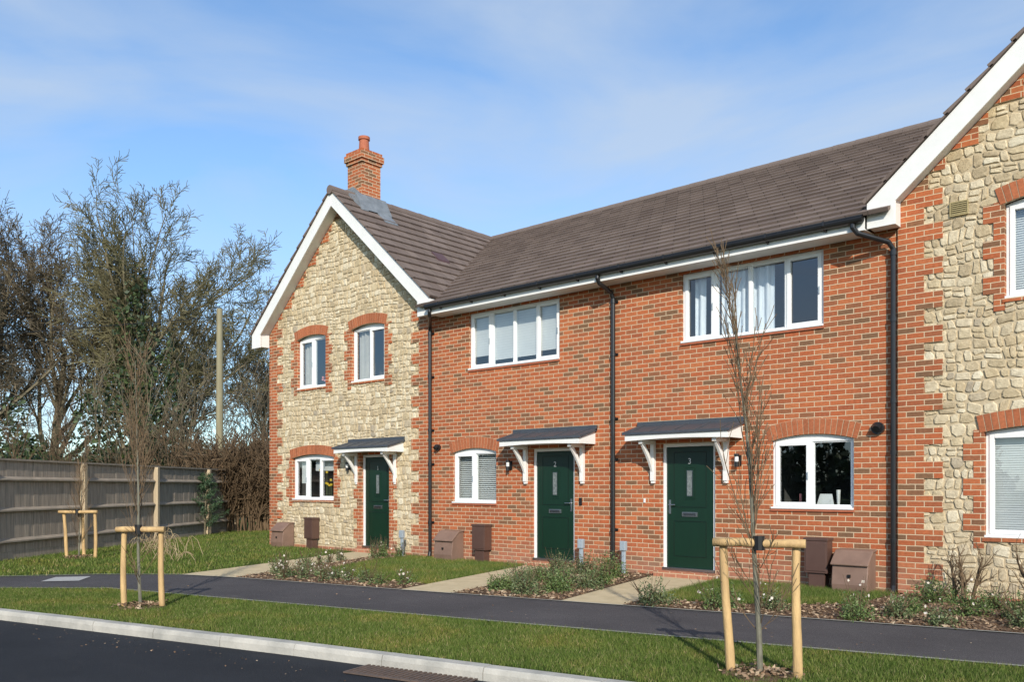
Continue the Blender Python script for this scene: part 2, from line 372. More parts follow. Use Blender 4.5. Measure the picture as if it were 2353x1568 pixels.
def stones(mb,x0,x1,z0,z1,ops,top=None):
    z=z0
    def emit(a,b,c,d):
        for o in ops:
            A,B,C,D=o[0]-.06,o[1]+.06,o[2]-.04,o[3]+.05
            if a<B and b>A and c<D and d>C:
                opts=[(max(0,A-a),(a,min(b,A),c,d)),(max(0,b-B),(max(a,B),b,c,d)),(max(0,C-c),(a,b,c,min(d,C))),(max(0,d-D),(a,b,max(c,D),d))]
                best=max(opts,key=lambda t:(t[1][1]-t[1][0])*(t[1][3]-t[1][2]) if t[0]>0 else -1)
                if best[0]<=.05: return
                a,b,c,d=best[1]
        if top:
            lo,hi=top(d-.02); a=max(a,lo); b=min(b,hi)
        a=max(a,x0); b=min(b,x1)
        if b-a<.05 or d-c<.035: return
        g=.009; w,h=b-a,d-c; cx,cz=(a+b)/2,(c+d)/2
        pts=[]
        hw,hh=w/2-g,h/2-g; m=min(hw,hh)
        for q,(sx,sz) in enumerate(((-1,-1),(1,-1),(1,1),(-1,1))):
            cc=R(.15,.8)*m
            c2=R(.15,.8)*m
            p1=(sx*hw,sz*(hh-cc)); p2=(sx*(hw-c2),sz*hh)
            pts+= [p1,p2] if sx*sz>0 else [p2,p1]
        an=R(-.12,.12); ca,sa=math.cos(an),math.sin(an)
        pts=[(px+R(-.010,.010),pz+R(-.010,.010)) for px,pz in pts]
        pts=[(px*ca-pz*sa,px*sa+pz*ca) for px,pz in pts]
        def wp(px,pz):
            X=cx+px; Z=cz+pz
            return (X+.018*math.sin(Z*5.3+X*1.7)+.012*math.sin(Z*13+X*7),Z+.014*math.sin(X*3.1+Z*1.3)+.012*math.sin(X*9+Z*5))
        n=8; vs=[]; tx,tz=R(-.05,.05),R(-.05,.05); dp=R(-.004,.004)
        for sc,yy in ((1,-.006),(1,-.021),(.85,-.0305+dp)):
            for px,pz in pts:
                X,Z=wp(px*sc,pz*sc); vs.append((X,yy+ (tx*px+tz*pz+R(-.002,.002) if yy<-.02 else 0),Z))
        X,Z=wp(R(-.2,.2)*hw,R(-.2,.2)*hh); vs.append((X,-.033+dp,Z))
        vs=[(x,max(y,-.0375),z) for x,y,z in vs]
        fs=[(i,(i+1)%n,n+(i+1)%n,n+i) for i in range(n)]+[(n+i,n+(i+1)%n,2*n+(i+1)%n,2*n+i) for i in range(n)]+[(2*n+i,2*n+(i+1)%n,3*n) for i in range(n)]
        mb.add(vs,fs,'stone')
    while z<z1:
        h=R(.11,.18); x=x0-R(0,.2)
        while x<x1:
            w=R(.08,.22); t=random.random()
            if t<.38 and h>.13:
                s=R(.38,.62)*h
                emit(x,x+w,z,z+s)
                if w>.16 and random.random()<.5:
                    q=R(.35,.65)*w; emit(x,x+q,z+s,z+h); emit(x+q,x+w,z+s,z+h)
                else: emit(x,x+w,z+s,z+h)
            elif t<.8: emit(x,x+w,z,z+h)
            else:
                w=R(.07,.11); emit(x,x+w,z,z+h)
            x+=w
        z+=h
def roof(mb,a,b,up,g,k):
    a,b,up=Vector(a),Vector(b),Vector(up); n=max(1,round(up.length/g)); nr=(b-a).cross(up).normalized()
    if nr.z<0: nr=-nr
    for i in range(n):
        s0=i/n; s1=min((i+1.12)/n,1.0); lo=.056+R(-.002,.002); hi=.016
        vs=[a+up*s0,a+up*s0+nr*lo,a+up*s1,a+up*s1+nr*hi,b+up*s0,b+up*s0+nr*lo,b+up*s1,b+up*s1+nr*hi]
        mb.add(vs,[(1,5,7,3),(0,4,5,1),(0,1,3,2),(4,6,7,5),(0,2,6,4),(2,3,7,6)],k)
def door(par,x0,x1,zt,num,hand=1):
    mb=MB(); y=.045; zb=.13; w=.055
    mb.box(x0+.002,x0+w,y,y+.08,zb-.03,zt,'upvc'); mb.box(x1-w,x1-.002,y,y+.08,zb-.03,zt,'upvc'); mb.box(x0+w,x1-w,y,y+.08,zt-w,zt-.002,'upvc')
    mb.obj('door_frame',par,bevel=.004)
    a,b=x0+w+.003,x1-w-.003; cx=(a+b)/2; d=MB(); yd=y+.022
    d.box(a,b,yd,yd+.045,zb+.02,zt-w-.003,'green')
    def ring(p,q,r,s,t=.018,k='greenD'):
        d.box(p,q,yd-.006,yd+.002,r,r+t,k); d.box(p,q,yd-.006,yd+.002,s-t,s,k); d.box(p,p+t,yd-.006,yd+.002,r+t,s-t,k); d.box(q-t,q,yd-.006,yd+.002,r+t,s-t,k)
    ring(a+.13,b-.13,zb+.2,zb+.78,.012); ring(a+.13,b-.13,zb+1.0,zt-.14,.012)
    ring(cx-.10,cx+.10,1.25,1.79,.02,'green')
    d.box(cx-.075,cx+.075,yd-.009,yd+.003,1.28,1.76,'green')
    d.obj('door_leaf',par,bevel=.003)
    g=MB(); g.box(cx-.052,cx+.052,yd-.013,yd-.008,1.31,1.73,'chrome')
    g.box(cx-.042,cx+.042,yd-.016,yd-.012,1.32,1.72,'glassd'); g.obj('door_glazing',par)
    h=MB(); h.box(cx-.14,cx+.14,yd-.014,yd+.002,.98,1.055,'steel'); h.box(cx-.115,cx+.115,yd-.018,yd-.012,.995,1.04,'chrome')
    hx=b-.06 if hand>0 else a+.06
    h.box(hx-.018,hx+.018,yd-.012,yd+.002,1.02,1.25,'steel'); h.tube([(hx,yd-.05,1.17),(hx-hand*.12,yd-.05,1.17)],.01,8,'steel',True); h.tube([(hx,yd,1.17),(hx,yd-.05,1.17)],.009,8,'steel',True)
    h.box(x0+.01,x1-.01,y-.05,y+.05,zb-.025,zb+.018,'steel'); h.obj('door_fittings',par,bevel=.002)
    if num:
        t=bpy.data.curves.new('house_number','FONT'); t.body=num; t.size=.13; t.extrude=.003; t.align_x='CENTER'
        to=bpy.data.objects.new('house_number',t); scene.collection.objects.link(to); to.parent=par; to.location=(cx,yd-.008,1.835); to.rotation_euler=(math.pi/2,0,0); t.materials.append(M['steel2'])
def canopy(par,c):
    mb=MB(); hw=.92; p=.46
    mb.prismx([(0,2.49),(-p-.05,2.345),(-p-.05,2.305),(0,2.44)],c-hw-.04,c+hw+.04,'slate')
    mb.box(c-hw-.04,c+hw+.04,-.055,-.0,2.45,2.54,'slate')
    for i in range(5):
        x=c-hw+.1+i*(2*hw-.2)/4; mb.prismx([(0,2.505),(-p-.05,2.36),(-p-.05,2.34),(0,2.48)],x-.012,x+.012,'slate')
    n=16; lo=[(c-hw+2*hw*i/n,2.205+.025*math.sin(math.pi*i/n)) for i in range(n+1)]
    mb.prism(lo+[(c+hw,2.306),(c-hw,2.306)],-p-.02,-p+.02,'paint')
    for s in(-1,1):
        x=c+s*(hw-.012); mb.prismx([(-p+.02,2.21),(0,2.21),(0,2.437),(-p+.02,2.31)],x-.012,x+.012,'paint')
    mb.box(c-hw+.03,c+hw-.03,-p+.02,-.002,2.235,2.25,'paint')
    for s in(-1,1):
        x=c+s*.66; t=.035
        mb.box(x-t,x+t,-.075,-.002,1.56,2.23,'paint'); mb.box(x-t,x+t,-.42,-.0751,2.16,2.23,'paint')
        mb.box(x-t+.006,x+t-.006,-.06,-.003,1.52,1.56,'paint')
        k=[];m=8
        for i in range(m+1):
            th=i/m; yy=-.07-.31*th; zz=1.70+.44*(th**.8) ; k.append((yy,zz))
        for i in range(m):
            q=[k[i],k[i+1],(k[i+1][0]+.03,k[i+1][1]+.07),(k[i][0]+.03 if i else k[i][0],k[i][1]+.07)]
            q=[(min(a,-.0705),min(b,2.165)) for a,b in q]
            mb.prismx(q,x-.022,x+.022,'paint')
    mb.obj('door_canopy',par,bevel=.003)
def wall_lamp(par,x,z):
    mb=MB(); mb.box(x-.04,x+.04,-.03,-.002,z-.08,z+.08,'black'); mb.tube([(x,-.09,z-.1),(x,-.09,z-.02)],.035,12,'black',True); mb.tube([(x,-.09,z-.02),(x,-.09,z+.06)],.03,12,'blind',True); mb.tube([(x,-.09,z+.06),(x,-.09,z+.1)],.04,12,'black',True); mb.box(x-.01,x+.01,-.09,-.02,z-.07,z-.04,'black'); mb.obj('wall_lamp',par)
def round_vent(par,x,z,r=.08):
    mb=MB(); mb.tube([(x,0,z),(x,-.06,z)],[r,r],16,'black',True); mb.tube([(x,-.06,z+.02),(x,-.12,z-.02)],[r*.75,r*.6],16,'black',True); mb.obj('flue_vent',par)
def downpipe(par,x,y,xt,yt=-.43,zt=5.0,zk=4.72):
    mb=MB(); mb.tube([(xt,yt,5.04),(xt,yt,zt-.02),(xt+(x-xt)*.12,yt+(y-yt)*.12,zt-.10),(x-(x-xt)*.12,y-(y-yt)*.12,zk+.06),(x,y,zk-.04),(x,y,.08)],.037,12,'black')
    mb.tube([(x,y,.12),(x,y-.02,.03),(x,y-.07,0.005)],.04,12,'black')
    for z in (4.6,3.7,2.6,1.9,.7): mb.tube([(x,y,z),(x,y,z+.06)],.046,12,'black',True); mb.box(x-.06,x+.06,-.02,0,z+.01,z+.05,'black')
    mb.obj('downpipe',par)
def meter_slope(x0,x1,y):
    e=empty('gas_meter_box',(0,0,0)); mb=MB()
    mb.prismx([(y,.12),(y+.02,.0),(y+.34,.0),(y+.34,.56),(y+.20,.56),(y+.04,.42)],x0,x1,'brownL')
    mb.prismx([(y-.012,.40),(y+.19,.585),(y+.35,.60),(y+.35,.57),(y+.20,.555),(y,.375)],x0-.015,x1+.015,'brownL')
    mb.obj('housing',e,bevel=.012)
    f=MB(); f.box((x0+x1)/2-.02,(x0+x1)/2+.02,y-.008,y+.01,.22,.26,'black'); f.obj('lock',e)
def meter_up(x0,x1,y):
    e=empty('electric_meter_box',(0,0,0)); mb=MB()
    mb.box(x0,x1,y,y+.2,.24,.72,'brown'); mb.box(x0-.012,x1+.012,y-.012,y+.21,.70,.74,'brown'); mb.box(x0+.05,x1-.05,y+.03,y+.19,0,.24,'brown')
    mb.box(x0+.02,x1-.02,y-.008,y+.001,.27,.68,'brown'); mb.obj('housing',e,bevel=.008)
def util_post(x,y):
    e=empty('utility_marker_post',(x,y,0)); mb=MB(); mb.box(-.035,.035,-.02,.02,0,.42,'greyp'); mb.box(-.055,.055,-.045,.03,.40,.56,'greyp'); mb.obj('post',e,bevel=.01)

SL=.894; ZT=5.29; HALF=3.28
def gable_house(par,xl,xr,xc,ops):
    mb=MB(); line=lambda x: ZT+SL*(HALF-abs(x-xc))-.05
    wall(mb,xl,xr,0,5.45,ops,-.014,'mortar',.12,'brick')
    mb.prism([(xl,5.45),(xr,5.45),(xr,line(xr)),(xc,line(xc)),(xl,line(xl))],-.014,.1,'mortar')
    mb.obj('front_wall',par)
    st=MB(); top=lambda z:(xc-(HALF-(z-ZT+.25)/SL),xc+(HALF-(z-ZT+.25)/SL))
    stones(st,xl+.18,xr-.18,.1,8.0,ops,top)
    st.obj('stone_facing',par)
    q=MB(); y=-.04
    quoins(q,xl-.002,1,0,5.4,.33,.56,y); quoins(q,xr+.002,-1,0,5.4,.33,.56,y,1)
    q.box(xl+.33,xr-.33,-.038,.02,0,.075,'brick')
    z=5.4; i=0
    while z<7.9:
        h=.225; w=(.22 if i%2 else .36)
        for s in(-1,1):
            ex=lambda zz: max(0.02,HALF-(zz-ZT+.05)/SL)
            lim=(xr-xl)/2
            o0=min(ex(z),lim); o1=min(ex(z+h),lim); inn=max(.0,o1-w+ (.1 if z<5.6 else 0))
            if o1<=.03: continue
            poly=[(xc+s*inn,z),(xc+s*o0,z),(xc+s*o1,z+h),(xc+s*inn,z+h)]
            if s<0: poly=poly[::-1]
            q.prism(poly,y,y+.06,'brick')
        z+=h; i+=1
    for o in ops:
        a,b,c,d,kind=o
        if kind=='w':
            quoins(q,a-.001,-1,c-.15+.0,d-.05,.12,.24,y+.001); quoins(q,b+.001,1,c-.15,d-.05,.12,.24,y+.001,1)
            q.box(a-.02,b+.02,y-.012,.02,c-.05,c-.004,'brick')
            brick_arch(q,a,b,d-RISE,RISE,y-.003)
        else:
            quoins(q,a-.001,-1,0.076,d,.12,.24,y+.001); quoins(q,b+.001,1,0.076,d,.12,.24,y+.001,1)
            q.box(a-.24,b+.24,y+.001,.03,d+.002,d+.225,'brick')
    q.obj('brick_quoins',par)
    bb=MB()
    for s in(-1,1):
        def P(dx,z): return (xc+s*dx,z)
        k=HALF-.37
        poly=[P(HALF,4.95),P(HALF,ZT),P(0,ZT+SL*HALF),P(0,ZT+SL*HALF-.36),P(k,ZT+SL*.37-.36),P(k,4.95)]
        if s>0: poly=poly[::-1]
        bb.prism(poly,-.325,-.295,'paint')
        poly2=[P(HALF-.005,4.97),P(HALF-.005,ZT-.01),P(HALF-.35,ZT+SL*.34),P(HALF-.35,4.97)]
        bb.prism(poly2 if s<0 else poly2[::-1],-.294,-.045,'paint')
        po=[P(HALF-.33,ZT+SL*.33-.30),P(HALF-.33,ZT+SL*.33-.27),P(0,ZT+SL*HALF-.27),P(0,ZT+SL*HALF-.30)]
        bb.prism(po if s<0 else po[::-1],-.294,-.022,'paint')
    bb.obj('barge_boards',par,bevel=.004)
    rf=MB(); up=SL*HALF
    roof(rf,(xc-HALF-.02,-.36,ZT),(xc-HALF-.02,5.1,ZT),(HALF+.02,0,up),.33,'tileB')
    roof(rf,(xc+HALF+.02,5.1,ZT),(xc+HALF+.02,-.36,ZT),(-HALF-.02,0,up),.33,'tileB')
    yy=-.37
    while yy<5.0:
        rf.tube([(xc,yy,ZT+up+.0),(xc,min(yy+.47,5.1),ZT+up+.0)],[.105,.095],10,'ridge',True); yy+=.45
    rf.obj('gable_roof',par)

ZE=5.11; YE=-.42; YR=5.1; ZR=8.26
def main_roof(par,x0,x1,gut=True,g0=None,g1=None):
    rf=MB(); s=(ZR-ZE)/(YR-YE); p=(YR-YE)/21
    ys=YE if gut else YE+3*p
    roof(rf,(x0,ys,ZE+s*(ys-YE)),(x1,ys,ZE+s*(ys-YE)),(0,YR-ys,s*(YR-ys)),.3027,'tileA')
    roof(rf,(x1,10.6,ZE),(x0,10.6,ZE),(0,YR-10.6,ZR-ZE),.30,'tileA')
    x=x0
    while x<x1-.01:
        e=min(x+.45,x1); rf.tube([(x,YR,ZR+.0),(e,YR,ZR+.0)],[.10,.095],10,'ridge',True); x=e
    rf.obj('main_roof',par)
    if gut:
        f=MB(); f.box(g0,g1,-.385,-.36,4.93,5.10,'paint'); f.box(g0,g1,-.36,-.003,4.935,4.95,'paint'); f.obj('fascia_soffit',par)
        g=MB(); g.tube([(g0,-.445,5.075),(g1,-.445,5.075)],.055,12,'black',True); g.box(g0,g1,-.50,-.39,5.10,5.112,'black')
        x=g0+.4
        while x<g1: g.prismx([(-.39,4.99),(-.42,5.0),(-.51,5.06),(-.51,5.12),(-.39,5.12)],x-.015,x+.015,'black'); x+=.85
        g.obj('gutter',par)
def back(par,x0,x1,sides=''):
    b=MB(); b.box(x0,x1,10.2,10.3,0,5.0,'brick')
    for s in sides:
        x=x0 if s=='l' else x1; t=.1 if s=='l' else -.1
        b.prismx([(.1,0),(10.2,0),(10.2,5.05),(YR,ZR-.1),(.1,5.2)],x,x+t,'brick')
    b.obj('rear_walls',par)

# ---- stone gabled house (left)
h1=empty('stone_gabled_house')
XC1=-2.97
ops=[(-4.72,-3.56,3.83,5.10,'w'),(-2.61,-1.44,3.83,5.10,'w'),(-4.93,-3.25,1.15,2.24,'w'),(-2.27,-1.28,.10,2.18,'d')]
gable_house(h1,-5.9,0.0,XC1,ops)
window(h1,-4.72,-3.56,3.83,5.10,[.5],RISE,(0,),'side'); window(h1,-2.61,-1.44,3.83,5.10,[.5],RISE,(1,),'curtain')
window(h1,-4.93,-3.25,1.15,2.24,[.33,.62],RISE,(0,2),None)
fl=MB()
for i in range(9):
    p=Vector((R(-4.1,-3.5),.2,R(1.4,1.85))); fl.tube([p,p+Vector((0,0,.05))],[.028,.03],6,'yellow',True); fl.tube([(p.x,.2,1.2),p],.004,4,'leafA')
fl.box(-4.8,-4.45,.17,.18,1.55,2.1,'blind'); fl.box(-4.3,-3.35,.22,.23,1.85,2.12,'blind')
for i in range(6):
    p=Vector((R(-4.0,-3.75),.17,R(3.95,4.15))); fl.tube([p,p+Vector((0,0,.04))],[.03,.03],6,'pink',True)
fl.obj('window_flowers',h1)
door(h1,-2.27,-1.28,2.18,'1'); canopy(h1,-1.74); wall_lamp(h1,-2.68,1.92)
s=MB(); s.box(-2.3,-1.25,-.16,-.001,0,.10,'brick'); s.obj('door_step',h1)
main_roof(h1,-6.1,0.0,False); back(h1,-5.9,0,'l')
# chimney
ch=MB(); a,b,c,d=-3.19,-2.65,.32,.86
ch.box(a,b,c,d,7.6,8.98,'brick')
for i,(o,z0,z1) in enumerate(((.03,8.98,9.055),(.06,9.055,9.205),(.03,9.205,9.28))): ch.box(a-o,b+o,c-o,d+o,z0,z1,'brick')
ch.box(a+.06,b-.06,c+.06,d-.06,9.28,9.32,'mortar')
cx,cy=(a+b)/2,(c+d)/2
ch.tube([(cx,cy,9.31),(cx,cy,9.35),(cx,cy,9.60),(cx,cy,9.61),(cx,cy,9.68)],[.135,.125,.11,.135,.135],20,'terra',True)
ch.obj('chimney',h1)
fs=MB()
def rz(x): return ZT+SL*(HALF-abs(x-XC1))
fs.prism([(a-.03,rz(a)+.0),(a-.03,rz(XC1)+.22),(XC1,rz(XC1)+.24),(b+.01,rz(b)+.27),(b+.01,rz(b)-.05)],c-.012,c-.002,'lead')
fs.prism([(b-.0,rz(b)+.066),(b,rz(b)+.28),(b+.012,rz(b)+.28),(b+.25,rz(b+.25)+.075)],c-.2,d+.15,'lead')
fs.prism([(XC1,rz(XC1)+.12),(b+.25,rz(b+.25)+.075),(b+.25,rz(b+.25)+.05),(XC1,rz(XC1)+.05)],c-.22,c-.013,'lead')
fs.prism([(b+.25,rz(b+.25)+.075),(b+.25,rz(b+.25)+.05),(b+.52,rz(b+.52)+.05),(b+.52,rz(b+.52)+.072)],c+.25,d+.1,'lead')
fs.obj('lead_flashing',h1)
vt=MB(); x=-1.2; vt.prism([(x-.12,rz(x-.12)+.05),(x-.12,rz(x-.12)+.10),(x+.12,rz(x+.12)+.10),(x+.12,rz(x+.12)+.05)],1.25,1.6,'purple'); vt.obj('roof_vent_tile',h1)
# ---- brick terraced houses
for (x0,x1,up,lowr,dr,num,cv) in ((0.004,4.62,(1.105,3.40),(.65,1.84),(2.755,3.74),'2','A'),(4.62,9.26,(5.91,8.23),(7.445,8.66),(5.54,6.51),'3','B')):
    h=empty('brick_terraced_house')
    w=MB(); o=[(up[0],up[1],3.78,4.90),(lowr[0],lowr[1],1.14,2.23),(dr[0],dr[1],.1,2.17)]
    wall(w,x0,x1,0,5.0,o,0,'brick'); w.obj('front_wall',h)
    t=MB(); brick_arch(t,lowr[0],lowr[1],2.23-RISE,RISE,-.006)
    for u in(up,lowr):
        zz=3.78 if u is up else 1.14
        t.box(u[0]-.01,u[1]+.01,-.025,.02,zz-.035,zz-.003,'terra')
    t.obj('arch_and_sills',h)
    window(h,up[0],up[1],3.78,4.90,[.25,.5,.75],0,(0,3),'half' if cv=='A' else 'curtainp')
    window(h,lowr[0],lowr[1],1.14,2.23,[.48],RISE,(0,),'venetian' if cv=='A' else None)
    door(h,dr[0],dr[1],2.17,num,1 if cv=='A' else -1); canopy(h,(dr[0]+dr[1])/2+.03)
    s=MB(); s.box(dr[0]-.05,dr[1]+.05,-.18,-.001,0,.10,'brick'); s.obj('door_step',h)
    if cv=='A':
        wall_lamp(h,2.22,1.87); round_vent(h,.24,2.27,.065); downpipe(h,.05,-.07,.42); downpipe(h,4.62,-.07,4.55)
        k=MB(); k.box(3.86,3.91,-.03,0,1.14,1.27,'black'); k.obj('doorbell',h)
        main_roof(h,0.0,4.62,True,.32,4.62)
    else:
        wall_lamp(h,6.92,1.87); round_vent(h,9.0,2.27,.085); downpipe(h,9.215,-.07,8.8)
        k=MB(); k.box(5.2,5.23,-.02,0,1.2,1.27,'blind'); k.obj('doorbell',h)
        i=MB(); i.tube([(8.35,.25,1.2),(8.35,.25,1.42)],[.02,.03],8,'blind',True); i.tube([(7.8,.22,1.2),(7.8,.22,1.36)],[.018,.018],8,'pink',True); i.tube([(7.9,.22,1.2),(7.9,.22,1.33)],[.018,.018],8,'pink',True); i.prism([(8.05,1.2),(8.3,1.2),(8.27,1.36),(8.1,1.36)],.2,.22,'blind'); i.obj('window_ornaments',h)
        main_roof(h,4.62,9.26,True,4.62,8.94)
    back(h,x0,x1)
# ---- right stone gabled house
h4=empty('stone_gabled_house')
XC4=12.23
ops=[(10.54,11.71,3.83,5.10,'w'),(10.31,12.02,.82,2.24,'w'),(12.95,14.1,3.83,5.10,'w'),(13.1,14.09,.10,2.18,'d')]
gable_house(h4,9.265,15.2,XC4,ops)
window(h4,10.54,11.71,3.83,5.10,[.5],RISE,(0,),'blindfull'); window(h4,10.31,12.02,.82,2.24,[.5],RISE,(0,1),'blindfull'); window(h4,12.95,14.1,3.83,5.10,[.5],RISE,(0,),'curtain')
door(h4,13.1,14.09,2.18,''); canopy(h4,13.6)
s=MB(); s.box(13.05,14.15,-.16,-.001,0,.10,'brick'); s.obj('door_step',h4)
main_roof(h4,9.26,15.5,False); back(h4,9.265,15.2,'r')
v=MB()
for i in range(6): v.box(9.93,10.11,-.055,-.03,5.0+i*.025,5.013+i*.025,'vent')
v.box(9.92,10.12,-.05,-.0,4.98,4.998,'vent'); v.box(9.92,10.12,-.05,-.0,5.15,5.165,'vent'); v.box(9.91,9.925,-.052,0,4.98,5.165,'vent'); v.box(10.115,10.13,-.052,0,4.98,5.165,'vent'); v.box(9.926,10.114,-.0385,-.03,4.999,5.149,'black'); v.obj('air_vent',h4)

for a,b,y in ((-5.3,-4.8,-.40),(.46,.98,-.36),(8.48,8.97,-.36)): meter_slope(a,b,y)
for a,b,y in ((-4.1,-3.78,-.26),(1.4,1.74,-.22),(8.05,8.38,-.25)): meter_up(a,b,y)
util_post(-.5,-.35); util_post(4.1,-.28); util_post(4.98,-.28)

# ------------------------------------------------------------------ ground
PB=[(-3.6,-14),(-3.2,-11),(-2.9,-9),(-2.4,-7.3),(-1.56,-6.1),(-.5,-5.2),(.6,-4.85),(3.8,-4.17),(7.08,-3.42),(11.2,-2.5),(17,-1.2),(30,1.8),(100,18)]
PF=[(-1.7,-14),(-1.5,-11),(-1.2,-9.5),(-.65,-7.9),(.57,-6.85),(1.9,-6.54),(7,-5.36),(11.57,-4.28),(17,-3.0),(30,0),(100,16.2)]
def offs(pl,d):
    out=[]
    for i,p in enumerate(pl):
        a=Vector(pl[max(i-1,0)]); b=Vector(pl[min(i+1,len(pl)-1)]); t=(b-a).normalized(); out.append((p[0]+t.y*d,p[1]-t.x*d))
    return out
def strip(name,A,B,z,mat):
    mb=MB(); n=len(A); mb.add([(x,y,z) for x,y in A]+[(x,y,z) for x,y in B],[(n+i,n+i+1,i+1,i) for i in range(n-1)],mat); return mb.obj(name)
g=MB()
g.add([(-500,-500,0),(-.62,-500,0),(-.62,400,0),(-500,400,0)],[(0,1,2,3)],'lawn')
KR=[(-.62,-11.9),(-.2,-10.4),(.6,-9.2),(1.65,-8.57),(6.28,-7.47),(9.3,-6.85),(17,-5.1),(30,-2.1),(100,14.1),(500,105)]
n=len(KR)
g.add([(x,y,0) for x,y in KR]+[(x,400,0) for x,y in KR],[(i,i+1,n+i+1,n+i) for i in range(n-1)],'lawn')
g.obj('ground')
sheet('far_ground',[(-.61,-500),(500,-500),(500,104),(-.61,104)],-.118,'lawn')
KRk=[(-.62,-60),(-.62,-11.9)]+KR[1:]
sheet('road',KRk+[(500,98.3),(30,-9),(13,-12.9),(8,-14.5),(6.2,-18),(6,-60)],-.10,'road')
kb=MB()
def samp(pl,step):
    out=[]
    for i in range(len(pl)-1):
        a=Vector(pl[i]); b=Vector(pl[i+1]); L=(b-a).length
        if L>80: continue
        m=max(1,round(L/step)); out+= [((a+(b-a)*j/m),(a+(b-a)*(j+1)/m)) for j in range(m)]
    return out
for a,b in samp(KRk,.915):
    t=(b-a).normalized(); nrm=Vector((t.y,-t.x)); a2=a+t*.004; b2=b-t*.004
    prof=[(0,-.12),(.14,-.12),(.14,-.035),(.128,-.002),(.118,.008),(0,.008)]
    dz=R(-.003,.003)
    vs=[(p.x+nrm.x*o,p.y+nrm.y*o,z+dz) for p in(a2,b2) for o,z in prof]; m=6
    kb.add(vs,[tuple(range(m)),tuple(range(2*m-1,m-1,-1))]+[(i,i+m,(i+1)%m+m,(i+1)%m) for i in range(m)],'concrete')
kb.obj('kerb')
sheet('pavement',PB+PF[::-1],.005,'pave')
strip('pavement_edging',PB,offs(PB,.05),.016,'edging'); strip('pavement_edging',offs(PF,-.05),PF,.014,'edging')
p1=[(-2.35,-.16),(-1.25,-.16),(.6,-4.84),(-.5,-5.19)]
p2=[(2.7,-.18),(3.8,-.18),(4.66,-3.985),(3.8,-4.165)]
p3=[(5.45,-.18),(6.6,-.18),(7.08,-3.415),(6.26,-3.605)]
for p in(p1,p2,p3,[(13.0,-.18),(14.2,-.18),(14.5,-1.755),(13.4,-2.0)]):
    sheet('garden_path',p,.009,'path')
bedA=[(-1.2,-.2),(.6,-4.84),(3.8,-4.165),(3.62,-3.45),(1.7,-3.7),(.5,-2.9),(-.3,-1.2),(-.4,-.2)]
bedB=[(3.8,-.02),(5.45,-.02),(5.46,-.3),(6.26,-3.605),(4.66,-3.985),(3.81,-.3)]
bedC=[(7.08,-3.41),(11.2,-2.5),(12.9,-2.12),(12.9,-.05),(9.3,-.05),(9.15,-1.5),(8.3,-2.25),(6.98,-2.75)]
for b_ in(bedA,bedB,bedC):
    sheet('planting_bed',b_,.012,'mulch')
lst=[]
for b_,n_ in((bedA,2600),(bedB,4200),(bedC,7000)):
    P=sample_poly(b_,n_); lst.append(np.c_[P,rng.uniform(.015,.035,len(P))])
C=np.concatenate(lst); np_mesh('bark_chips',rand_quads(C,.055,.75,2.5),'chips')
sheet('inspection_cover',[(-1.55,-6.75),(-1.05,-7.15),(-.72,-6.72),(-1.25,-6.32)],.014,'cover')
mh=MB()
gx,gy=7.75,-7.42; e=empty('drain_grate',(gx,gy,-.093),math.atan2(.22,1))
mh.box(-.55,.55,-.24,-.2,0,.012,'iron'); mh.box(-.55,.55,.16,.2,0,.012,'iron')
for i in range(23): x=-.55+i*.05; mh.box(x-.012,x+.012,-.2,.16,0,.009,'iron')
mh.box(-.55,.55,-.2,.16,-.004,.0005,'black'); mh.obj('bars',e)

# ---- grass blades
def grass(poly,n,h,w):
    P=sample_poly(poly,n)
    for q in (p1,p2,p3,bedA,bedB,bedC): P=P[~inpoly(P,q)]
    P=P[~inpoly(P,PB+PF[::-1])]; N=len(P)
    hh=rng.uniform(.5,1.25,N)*h; an=rng.uniform(0,2*np.pi,N); ww=rng.uniform(.6,1.3,N)*w
    base=np.c_[P,np.zeros(N)]; d=np.c_[np.cos(an),np.sin(an),np.zeros(N)]*ww[:,None]*.5
    la=rng.uniform(0,2*np.pi,N); tip=base+np.c_[np.cos(la)*hh*rng.uniform(.1,.9,N),np.sin(la)*hh*rng.uniform(.1,.9,N),hh]
    return np.stack([base-d,base+d,tip],1)
verge=[(-.6,-11.9)]+KR[1:5]+[(13,-6.02),(13,-3.95)]+PF[7:2:-1]+[(-1.3,-9.9)]
L=[grass(verge,200000,.036,.006),
 grass([(-14,-10),(-3,-10),(-2.4,-7.3),(-1.56,-6.1),(-.5,-5.2),(-2.35,-.1),(-6,-.1),(-6,3),(-14,4)],80000,.06,.014),
 grass([(-1.2,-.05),(2.7,-.05),(3.8,-4.1),(.6,-4.8)],46000,.06,.008),
 grass([(6.6,-.05),(9.3,-.05),(9.15,-1.5),(8.3,-2.25),(6.98,-2.75)],36000,.07,.007)]
np_mesh('lawn_grass',np.concatenate(L),'blade')

